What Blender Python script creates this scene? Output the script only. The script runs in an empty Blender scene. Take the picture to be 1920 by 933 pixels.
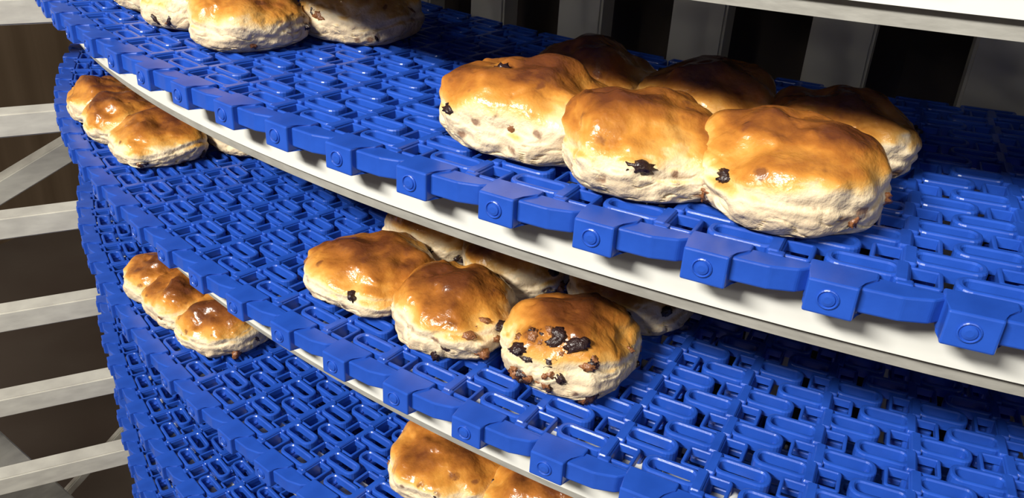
import bpy, bmesh, math, random
from mathutils import Vector, Matrix, noise
F,PI,RO,YA,D,H,R,DZ,S,PH1,PH2=1601.4,.4806,.06,-.4191,1.6551,.1661,1.3367,.1386,.0213,.035,-.0882
A=.0508; DA=A/R
col=bpy.context.collection
def link(o,p=None):
    col.objects.link(o)
    if p: o.parent=p
    return o
# ---------------- camera
fw=Vector((math.sin(YA)*math.cos(PI),math.cos(YA)*math.cos(PI),-math.sin(PI)))
rt=Vector((math.cos(YA),-math.sin(YA),0)); up=rt.cross(fw)
r2=rt*math.cos(RO)+up*math.sin(RO); u2=-rt*math.sin(RO)+up*math.cos(RO)
cd=bpy.data.cameras.new('camera'); cam=link(bpy.data.objects.new('camera',cd))
cam.matrix_world=Matrix(((r2.x,u2.x,-fw.x,0),(r2.y,u2.y,-fw.y,-D),(r2.z,u2.z,-fw.z,H),(0,0,0,1)))
cd.sensor_width=36; cd.lens=F/1920*36; cd.clip_start=.01
bpy.context.scene.camera=cam
# ---------------- materials
def mat(name,c,rough=.4,**k):
    m=bpy.data.materials.new(name); m.use_nodes=True; b=m.node_tree.nodes['Principled BSDF']
    b.inputs['Base Color'].default_value=(*c,1); b.inputs['Roughness'].default_value=rough
    for a,v in k.items(): b.inputs[a.replace('_',' ')].default_value=v
    return m
class NT:
    def __init__(s,m): s.t=m.node_tree; s.b=s.t.nodes['Principled BSDF']
    def n(s,t,**k):
        x=s.t.nodes.new(t)
        for a,v in k.items(): setattr(x,a,v)
        return x
    def l(s,a,b): s.t.links.new(a,b)
    def noise(s,vec,scale,detail=3):
        x=s.n('ShaderNodeTexNoise'); x.inputs['Scale'].default_value=scale; x.inputs['Detail'].default_value=detail
        s.l(vec,x.inputs['Vector']); return x.outputs['Fac']
    def math(s,op,a,b):
        x=s.n('ShaderNodeMath',operation=op)
        for i,v in enumerate((a,b)):
            if isinstance(v,(int,float)): x.inputs[i].default_value=v
            else: s.l(v,x.inputs[i])
        return x.outputs[0]
    def ramp(s,f,st):
        x=s.n('ShaderNodeValToRGB'); e=x.color_ramp.elements
        while len(e)<len(st): e.new(.5)
        for q,(p,c) in zip(e,st): q.position=p; q.color=(*c,1)
        s.l(f,x.inputs[0]); return x.outputs[0]
    def rng(s,f,a,b,c,d):
        r=s.n('ShaderNodeMapRange'); s.l(f,r.inputs[0])
        for i,v in enumerate((a,b,c,d)): r.inputs[i+1].default_value=v
        return r.outputs[0]
    def bump(s,h,strength,dist):
        x=s.n('ShaderNodeBump'); x.inputs['Distance'].default_value=dist
        if isinstance(strength,(int,float)): x.inputs['Strength'].default_value=strength
        else: s.l(strength,x.inputs['Strength'])
        s.l(h,x.inputs['Height']); s.l(x.outputs[0],s.b.inputs['Normal'])
blue=mat('blue_plastic',(.010,.062,.60),.30)
N=NT(blue); tc=N.n('ShaderNodeTexCoord').outputs['Object']
N.bump(N.noise(tc,900,2),.10,.0004)
N.l(N.ramp(N.noise(tc,60,3),[(.3,(.013,.061,.36)),(.7,(.018,.080,.45))]),N.b.inputs['Base Color'])
white=mat('white_plastic',(.66,.66,.62),.4)
barm=mat('drum_bar_plastic',(.55,.53,.45),.5)
def steelmat(name,c1,c2,sc,rough=.35,metal=.85):
    m=mat(name,c1,rough,Metallic=metal); N=NT(m); g=N.n('ShaderNodeTexCoord').outputs['Object']
    mp=N.n('ShaderNodeMapping'); mp.inputs['Scale'].default_value=sc; N.l(g,mp.inputs[0])
    f=N.noise(mp.outputs[0],1,4); N.l(N.ramp(f,[(.3,c1),(.7,c2)]),N.b.inputs['Base Color'])
    N.bump(f,.15,.002)
    return m
steel=steelmat('brushed_steel',(.33,.32,.29),(.45,.44,.40),(60,60,200),.4,.35)
armst=steelmat('arm_steel',(.50,.48,.43),(.64,.62,.55),(30,30,90),.5,.15)
wallm=steelmat('brown_wall_panel',(.17,.115,.07),(.26,.185,.12),(14,14,.4),.45,.25)
dark=mat('drum_interior_shade',(.05,.037,.027),.6)  # shade inside the drum, put into a dark brown colour
floorm=steelmat('floor_tiles',(.07,.05,.04),(.10,.08,.065),(3,3,3),.4,0)
ceilm=mat('ceiling_paint',(.5,.5,.47),.8)
def bunmat():
    m=mat('bun_crust',(.7,.4,.1),.4); N=NT(m)
    tc=N.n('ShaderNodeTexCoord').outputs['Object']
    oi=N.n('ShaderNodeObjectInfo').outputs['Random']
    va=N.n('ShaderNodeVectorMath',operation='ADD'); N.l(tc,va.inputs[0])
    cb=N.n('ShaderNodeCombineXYZ'); N.l(oi,cb.inputs[0]); N.l(oi,cb.inputs[1]); N.l(cb.outputs[0],va.inputs[1])
    v=va.outputs[0]
    at=N.n('ShaderNodeAttribute',attribute_name='bake').outputs['Fac']
    n1=N.noise(v,30,2); n2=N.noise(v,150,4); n3=N.noise(v,60,2); n4=N.noise(v,480,3)
    t=N.math('ADD',at,N.math('MULTIPLY',N.math('SUBTRACT',n1,.5),.85))
    t=N.math('ADD',t,N.math('MULTIPLY',N.math('SUBTRACT',n2,.5),.26))
    c=N.ramp(t,[(0,(.56,.44,.29)),(.20,(.76,.62,.41)),(.31,(.74,.52,.25)),(.40,(.66,.355,.09)),(.55,(.52,.22,.037)),(.70,(.33,.115,.019)),(.92,(.12,.036,.010))])
    # currant skins showing through the crust, irregular and patchy
    mp=N.n('ShaderNodeMapping'); mp.inputs['Scale'].default_value=(1,.5,1.3); mp.inputs['Rotation'].default_value=(.3,.2,.7); N.l(v,mp.inputs[0])
    vo=N.n('ShaderNodeTexVoronoi'); vo.inputs['Scale'].default_value=80; N.l(mp.outputs[0],vo.inputs['Vector'])
    dd=N.math('ADD',vo.outputs['Distance'],N.math('MULTIPLY',n2,.9))
    sp=N.math('MULTIPLY',N.rng(dd,.58,.74,1,0),N.rng(n3,.51,.57,0,1))
    mx=N.n('ShaderNodeMix',data_type='RGBA'); N.l(N.math('MULTIPLY',sp,.8),mx.inputs[0]); N.l(c,mx.inputs[6]); mx.inputs[7].default_value=(.14,.045,.018,1)
    N.l(mx.outputs[2],N.b.inputs['Base Color'])
    N.l(N.rng(at,.20,.45,.72,.24),N.b.inputs['Roughness'])
    h=N.math('ADD',N.math('MULTIPLY',n1,.6),N.math('ADD',N.math('MULTIPLY',n2,.6),N.math('MULTIPLY',n4,.20)))
    N.bump(h,N.rng(at,.2,.5,.95,.48),.0028)
    N.b.inputs['Subsurface Weight'].default_value=.1; N.b.inputs['Subsurface Radius'].default_value=(.006,.003,.0015); N.b.inputs['Subsurface Scale'].default_value=1
    return m
bunm=bunmat()
raisin=mat('raisin',(.028,.013,.012),.3)
sultana=mat('sultana',(.22,.085,.03),.33)
for m_ in (raisin,sultana):
    N=NT(m_); N.bump(N.noise(N.n('ShaderNodeTexCoord').outputs['Object'],500,3),.6,.002)
# ---------------- belt row module (mm units then bent to polar)
def rr(cu,cv,hu,hv,r,n=4):
    pts=[]; r=max(min(r,hu,hv),1e-5)
    for q,(sx,sy) in enumerate(((1,1),(-1,1),(-1,-1),(1,-1))):
        for i in range(n+1):
            a=(i/n)*math.pi/2
            if q%2: a=math.pi/2-a
            pts.append((cu+sx*(hu-r+r*math.cos(a)),cv+sy*(hv-r+r*math.sin(a))))
    return pts
bm=bmesh.new()
def loops(ls,closed=False,cap=False):
    V=[[bm.verts.new((u,v,z)) for u,v in l] for l,z in ls]
    n=len(V[0]); m=len(V)
    for k in range(m if closed else m-1):
        a=V[k];b=V[(k+1)%m]
        for i in range(n): bm.faces.new((a[i],a[(i+1)%n],b[(i+1)%n],b[i]))
    if cap: bm.faces.new(V[-1])
def ring(cu,cv,hu,hv,r,w,z0,z1,c=.7,n=5):
    L=lambda o:rr(cu,cv,hu-o,hv-o,r-o,n)
    loops([(L(0),z0),(L(0),z1-c),(L(c*.35),z1-c*.3),(L(c),z1),(L(w-c*.8),z1),(L(w),z1-c*.8),(L(w),z0)],closed=True)
def solid(cu,cv,hu,hv,r,z0,z1,c=.7,n=3):
    L=lambda o:rr(cu,cv,hu-o,hv-o,r-o,n)
    loops([(L(0),z0),(L(0),z1-c),(L(c),z1)],cap=True)
def prism(poly,z0,z1,b=.9):
    vb=[bm.verts.new((u,v,z0)) for u,v in poly]; vt=[bm.verts.new((u,v,z1)) for u,v in poly]
    n=len(poly); f=[bm.faces.new(vt),bm.faces.new(vb[::-1])]
    for i in range(n): f.append(bm.faces.new((vb[i],vb[(i+1)%n],vt[(i+1)%n],vt[i])))
    es=list({e for x in f for e in x.edges})
    bmesh.ops.bevel(bm,geom=es,offset=b,segments=2,profile=.5,affect='EDGES')
W=34.0; NC=8; ZT=7.0; ZB=-8; HU=25.4; q1,q3=W/4,W*3/4
for j in range(NC):
    v0=18+j*W
    for sg,cv in ((-1,v0+q1),(1,v0+q3)):
        ring(HU+sg*16.5,cv,15.5,7.0,6.2,3.2,0.5,ZT,1.0)       # finger loop
        solid(HU+sg*28.5,cv,3.0,5.0,2.6,-7,2.0,.8)            # boss round the rod
        ring(HU-sg*7.5,cv,7.3,8.4,2.4,2.1,.8,ZT-1.4,.7)       # pocket beside the web
        solid(HU+sg*6.0,cv,4.5,1.3,1.0,ZB,1.0,.5)             # stiffening rib
        solid(HU+sg*8.0,cv,6.0,5.5,2,ZB,-5.0,.5)
    solid(HU-1.4,v0+q1,2.9,W/4+.6,1.4,ZB,ZT+.1,.8)
    solid(HU+1.4,v0+q3,2.9,W/4+.6,1.4,ZB,ZT+.1,.8)
ring(HU,18+NC*W+3,21,5,2,3,ZB,ZT-1)
n=12
V=[[bm.verts.new((2.6*math.cos(i*2*math.pi/n),v,2.6*math.sin(i*2*math.pi/n)-2.5)) for i in range(n)] for v in (2,18+NC*W+6)]
for i in range(n): bm.faces.new((V[0][i],V[0][(i+1)%n],V[1][(i+1)%n],V[1][i]))
prism([(-9.5,0),(10,0),(10.5,7),(16,12.5),(16,18.5),(-11,18.5),(-11,12.5),(-9.5,9)],-8.0,ZT+.1)
prism([(9,3.5),(26,4),(37,7.5),(41.5,12),(41.5,15),(9,15)],-5.0,ZT-1)
prism([(15,13),(41.5,13),(41.5,16),(15,16)],-5,ZT-1)
prism([(22,15),(29,15),(29,20),(22,20)],-6,ZT-.5)
def disc(rs):
    prev=None
    for r,v in rs:
        l=[bm.verts.new((-.5+r*math.cos(i*2*math.pi/24),v,r*math.sin(i*2*math.pi/24)-.4)) for i in range(24)]
        if prev:
            for i in range(24): bm.faces.new((prev[i],prev[(i+1)%24],l[(i+1)%24],l[i]))
        prev=l
    bm.faces.new(prev)
disc([(4.4,.2),(4.4,-.5),(3.9,-.8),(3.4,-.1),(3.1,-.1),(2.8,-.8),(1.5,-1.1)])
for v in bm.verts:
    u,w,z=v.co; r=R-w/1000; a=u/1000/R
    v.co=(r*math.sin(a),-r*math.cos(a),z/1000+S*a)
bmesh.ops.recalc_face_normals(bm,faces=bm.faces)
rowme=bpy.data.meshes.new('belt_row'); bm.to_mesh(rowme); bm.free(); rowme.materials.append(blue)
belt=link(bpy.data.objects.new('spiral_conveyor',None))
T0,T1=-2.2,1.2
def strip(name,r0,r1,z0,z1,m,par,t0=T0,t1=T1,n=160):
    bm=bmesh.new(); pr=None
    for i in range(n+1):
        t=t0+(t1-t0)*i/n
        c=[bm.verts.new((r*math.sin(t),-r*math.cos(t),z+S*t)) for r,z in((r0,z0),(r1,z0),(r1,z1),(r0,z1))]
        if pr:
            for k in range(4): bm.faces.new((pr[k],pr[(k+1)%4],c[(k+1)%4],c[k]))
        else: bm.faces.new(c)
        pr=c
    bm.faces.new(pr[::-1])
    bmesh.ops.recalc_face_normals(bm,faces=bm.faces)
    q=bpy.data.meshes.new(name); bm.to_mesh(q); bm.free(); q.materials.append(m)
    return link(bpy.data.objects.new(name,q),par)
for k in range(-2,7):
    ph=PH1 if k%2==0 else PH2
    n0=int((T1-ph)/DA); n1=int((T0-ph)/DA)
    for i in range(n1,n0):
        th=ph+i*DA
        o=link(bpy.data.objects.new('belt_row',rowme),belt)
        o.rotation_euler=(0,0,th); o.location=(0,0,S*th-k*DZ)
    strip('wear_strip',R-.021,R-.05,-.029-k*DZ,-.0085-k*DZ,white,belt)
    strip('outer_rail',R-.025,R-.034,-.037-k*DZ,-.029-k*DZ,steel,belt)
    strip('inner_wear_strip',R-.255,R-.28,-.028-k*DZ,-.0085-k*DZ,white,belt)
    strip('inner_rail',R-.26,R-.27,-.037-k*DZ,-.028-k*DZ,steel,belt)
def box(name,p0,p1,w,h,m,par=None,bev=.002,upv=(0,0,1)):
    p0=Vector(p0);p1=Vector(p1); d=(p1-p0); L=d.length; d.normalize()
    x=d.cross(Vector(upv)).normalized(); z=x.cross(d)
    bm=bmesh.new(); bmesh.ops.create_cube(bm,size=1)
    for v in bm.verts: v.co=(p0+p1)/2+x*(v.co.x*w)+d*(v.co.y*L)+z*(v.co.z*h)
    bmesh.ops.bevel(bm,geom=list(bm.edges),offset=bev,segments=2,affect='EDGES')
    bmesh.ops.recalc_face_normals(bm,faces=bm.faces)
    q=bpy.data.meshes.new(name); bm.to_mesh(q); bm.free(); q.materials.append(m)
    return link(bpy.data.objects.new(name,q),par)
def pol(r,t,z): return (r*math.sin(t),-r*math.cos(t),z)
# support arms, posts and braces
def arms(p,d,t0,t1):
    d=Vector(d).normalized(); p=Vector(p)
    for k in range(-2,8):
        z=Vector((0,0,-.086-k*DZ))
        box('support_arm',p+d*t0+z,p+d*t1+z,.03,.031,armst,belt)
    q=p+d*(t0-.035)
    box('frame_post',(q.x,q.y,-1.3),(q.x,q.y,.9),.07,.07,armst,belt,upv=(1,0,0))
arms((-.995,-.985,0),(.62,.79,0),-.62,.36)
arms((-1.40,.18,0),(1,-.13,0),-.6,.4)
box('brace_or_glint_bar',(-1.50,-1.20,-.64),(-1.15,-.68,-.325),.035,.035,armst,belt)
box('brace_or_glint_bar',(-1.30,-1.09,-1.18),(-1.08,-.75,-.81),.014,.014,armst,belt)  # thin bar stands in for a bright diagonal reflection
box('corner_gusset',(-1.150,-1.155,-.60),(-1.02,-.91,-1.25),.012,.12,armst,belt,upv=(0,1,.3))
# ---------------- drum
rb=R-.312
for i in range(64):
    t=i*2*math.pi/64+.057
    if -2.4<((t+math.pi)%(2*math.pi)-math.pi)<1.6:
        box('drum_bar',pol(rb,t,-1.2),pol(rb,t,.5),.042,.02,barm,belt,upv=pol(1,t,0))
bm=bmesh.new(); bmesh.ops.create_cone(bm,segments=96,radius1=rb-.06,radius2=rb-.06,depth=1.8,cap_ends=True)  # dark cylinder stands in for the shade seen between the bars
q=bpy.data.meshes.new('drum_shade_core'); bm.to_mesh(q); q.materials.append(dark); bm.free()
o=link(bpy.data.objects.new('drum_shade_core',q),belt); o.location=(0,0,-.35)
# ---------------- room
def plane(name,vs,m):
    q=bpy.data.meshes.new(name); q.from_pydata(vs,[],[(0,1,2,3)]); q.materials.append(m); return link(bpy.data.objects.new(name,q))
X0,X1,Y0,Y1,Z0,Z1=-2.7,3.2,-4.6,2.2,-1.3,1.9
plane('floor',[(X0,Y0,Z0),(X1,Y0,Z0),(X1,Y1,Z0),(X0,Y1,Z0)],floorm)
plane('ceiling',[(X0,Y0,Z1),(X0,Y1,Z1),(X1,Y1,Z1),(X1,Y0,Z1)],ceilm)
plane('wall_left',[(X0,Y0,Z0),(X0,Y1,Z0),(X0,Y1,Z1),(X0,Y0,Z1)],wallm)
plane('wall_back',[(X0,Y1,Z0),(X1,Y1,Z0),(X1,Y1,Z1),(X0,Y1,Z1)],wallm)
plane('wall_right',[(X1,Y1,Z0),(X1,Y0,Z0),(X1,Y0,Z1),(X1,Y1,Z1)],ceilm)
plane('wall_front',[(X1,Y0,Z0),(X0,Y0,Z0),(X0,Y0,Z1),(X1,Y0,Z1)],ceilm)
# ---------------- buns
def make_bun(seed,a,b,h,nr=9,heap=None):
    rnd=random.Random(seed); off=Vector((rnd.uniform(-50,50),rnd.uniform(-50,50),rnd.uniform(-50,50)))
    bm=bmesh.new(); bmesh.ops.create_icosphere(bm,subdivisions=6,radius=1)
    bl=bm.verts.layers.float.new('bake')
    lx,ly=rnd.uniform(-.16,.16),rnd.uniform(-.12,.12); pn=rnd.uniform(2.2,2.7)
    lumps=[]
    for i in range(24):
        t=rnd.uniform(0,6.28); z=rnd.uniform(-.1,.95); q=math.sqrt(1-z*z)
        lumps.append((Vector((q*math.cos(t),q*math.sin(t),z)),rnd.uniform(.05,.13),rnd.uniform(.014,.040)))
    dents=[(Vector((rnd.uniform(-.7,.7),rnd.uniform(-.7,.7),.8)).normalized(),rnd.uniform(.10,.25),rnd.uniform(.04,.08)) for i in range(4)]
    for v in bm.verts:
        x,y,z=v.co; d=v.co.copy()
        hr=math.hypot(x,y)
        cx,cy=(x/hr,y/hr) if hr>1e-6 else (1,0)
        sq=1/((abs(cx)**pn+abs(cy)**pn)**(1/pn))
        if z>=0:
            f=(max(0,1-abs(z)**1.9))**(1/1.85); Z=.36+.64*z
        else:
            zz=max(z,-.9); f=max(0,(1-abs(z)**4))**.25*(1-.05*abs(zz)); Z=.36+.40*zz
        P=Vector((cx*sq*f,cy*sq*f,Z))
        n=noise.noise(P*1.3+off)*.15+noise.noise(P*2.6+off*2)*.09
        P2=Vector((P.x*(1+n*.8),P.y*(1+n*.8),P.z))
        P2.z=P.z*(1+(n+lx*P.x+ly*P.y)*min(1,P.z/.4))
        low=max(0,min(1,(.50-P.z)/.3))
        fine=noise.noise(Vector((P.x*6,P.y*6,P.z*9))+off)*(.010+.032*low)+noise.noise(P*14+off)*.007*low
        wr=abs(noise.noise(Vector((P.x*3.4,P.y*3.4,P.z*3.5))+off*1.7)); cr=max(0,.05-wr)/.05
        s=1+fine-.036*cr*(.45+.9*low)
        for c,w_,hh in lumps: 
            dd=(d-c).length
            if dd<w_*2.5: s+=hh*math.exp(-(dd/w_)**2)
        for c,w_,hh in dents:
            dd=(d-c).length
            if dd<w_*2.5: s-=hh*math.exp(-(dd/w_)**2)
        s-=.030*math.exp(-((P.z-.42-.14*noise.noise(P*1.5+off*3))/.055)**2)
        P2.x*=s;P2.y*=s;P2.z=max(0,P2.z*(s if P.z>.1 else 1))
        v.co=Vector((P2.x*a,P2.y*b,P2.z*h))
    bm.normal_update()
    for v in bm.verts:
        zn=v.co.z/h
        v[bl]=max(0,min(1,(zn-.36)*.92+max(0,v.normal.z)*.26+ .07))
    for f in bm.faces: f.smooth=True
    bm.verts.ensure_lookup_table()
    vs=[v for v in bm.verts if v.co.z>h*.10]
    picks=[]
    for i in range(nr):
        for _ in range(8):
            v=rnd.choice(vs)
            if v.co.z/h<.65: break
        picks.append((v.co.copy(),v.normal.copy(),rnd.uniform(.45,.95),rnd.random()))
    if heap:
        hx,hy,hz,hr_,hn=heap
        c=Vector((hx*a,hy*b,hz*h))
        near=[v for v in vs if (v.co-c).length<hr_] or sorted(vs,key=lambda v:(v.co-c).length)[:60]
        for i in range(hn):
            v=rnd.choice(near); picks.append((v.co.copy(),v.normal.copy(),rnd.uniform(.15,.85),rnd.random()))
    for p,nm,emb,rk in picks:
        r0=rnd.uniform(.0025,.0054)
        M=Matrix.Translation(p-nm*r0*emb)@Matrix.Rotation(rnd.uniform(0,6.28),4,Vector((rnd.uniform(-1,1),rnd.uniform(-1,1),rnd.uniform(-1,1))).normalized())
        res=bmesh.ops.create_icosphere(bm,subdivisions=3,radius=1)
        mi=1 if rk<.5 else 2
        o2=Vector((rnd.uniform(-9,9),)*3)
        el=rnd.uniform(1.0,1.7)
        for v in res['verts']:
            q=v.co; k=1+.38*abs(noise.noise(q*2.3+o2))*2-.25
            v.co=M@Vector((q.x*r0*el*k,q.y*r0*k,q.z*r0*.75*k))
        for v in res['verts']:
            for f in v.link_faces: f.material_index=mi; f.smooth=True
    for v in bm.verts: v.co.z=max(v.co.z,0)
    me=bpy.data.meshes.new('currant_bun'); bm.to_mesh(me); bm.free()
    for m in (bunm,raisin,sultana): me.materials.append(m)
    return me
ZTOP=.0072
# tier, inset from belt edge, angle, rotation, half sizes, height, seed, raisins, heap
BUNS=[
(0,.075,-.138,.2,.047,.044,.046,1,4,(-.25,-.35,.92,.008,2)),(0,.065,-.080,.7,.043,.042,.042,2,6,(.72,-.55,.55,.012,5)),(0,.065,-.0275,-.1,.043,.043,.044,3,5,(-.6,-.8,.22,.014,6)),
(0,.158,-.140,.1,.041,.040,.040,4,5,None),(0,.150,-.082,.3,.041,.041,.040,5,5,None),(0,.146,-.019,.1,.041,.040,.040,6,6,None),
(0,.090,-.362,.1,.042,.041,.044,7,8,None),(0,.085,-.425,.3,.039,.039,.045,8,8,None),(0,.085,-.484,.3,.039,.039,.044,9,8,None),(0,.170,-.337,.3,.042,.041,.047,10,7,None),
(1,.074,-.234,.2,.044,.042,.036,11,3,None),(1,.073,-.173,.2,.038,.041,.041,12,7,(.8,-.6,.40,.016,8)),(1,.081,-.1125,.1,.041,.040,.044,13,9,(.15,-.85,.50,.027,34)),
(1,.152,-.243,.1,.041,.040,.046,14,16,None),(1,.152,-.181,.1,.040,.040,.044,15,18,None),(1,.165,-.108,.1,.042,.041,.044,16,9,None),
(1,.068,-.499,.1,.043,.042,.039,17,5,None),(1,.055,-.552,.1,.038,.038,.039,18,6,None),(1,.047,-.604,.1,.037,.037,.039,19,5,None),(1,.150,-.485,.1,.040,.040,.038,29,6,None),
(2,.068,-.404,.1,.043,.041,.040,20,4,None),(2,.057,-.449,.1,.036,.037,.040,21,6,None),(2,.053,-.493,.1,.036,.036,.040,22,5,None),
(2,.081,-.181,.1,.044,.042,.042,23,7,None),(2,.100,-.128,.1,.042,.042,.039,24,14,None)]
for (tier,ri,th,rot,a,b,h,seed,nr,heap) in BUNS:
    me=make_bun(seed,a,b,h,nr,heap)
    o=link(bpy.data.objects.new('currant_bun',me)); r=R-ri
    o.location=(r*math.sin(th),-r*math.cos(th),ZTOP-.0002-tier*DZ+S*th); o.rotation_euler=(0,0,th+rot)
# ---------------- light
def lamp(loc,tgt,e,sx,sy,c):
    l=bpy.data.lights.new('ceiling_or_fill_lamp','AREA'); l.energy=e; l.shape='RECTANGLE'; l.size=sx; l.size_y=sy; l.color=c
    lo=link(bpy.data.objects.new('ceiling_or_fill_lamp',l)); lo.location=loc
    lo.rotation_euler=(Vector(tgt)-Vector(loc)).to_track_quat('-Z','Y').to_euler()
lamp((-.9,-2.95,1.34),(-.2,-1.2,0),112,1.0,.2,(1,.96,.88))
lamp((1.3,-3.2,1.55),(0,-1.3,0),14,.6,.2,(1,.97,.92))  # added fill lamp, brightens the edge blocks and gives a second highlight
w=bpy.data.worlds.new('w'); bpy.context.scene.world=w; w.use_nodes=True
w.node_tree.nodes['Background'].inputs[0].default_value=(1,.95,.9,1); w.node_tree.nodes['Background'].inputs[1].default_value=.05
bpy.context.scene.view_settings.view_transform='Standard'
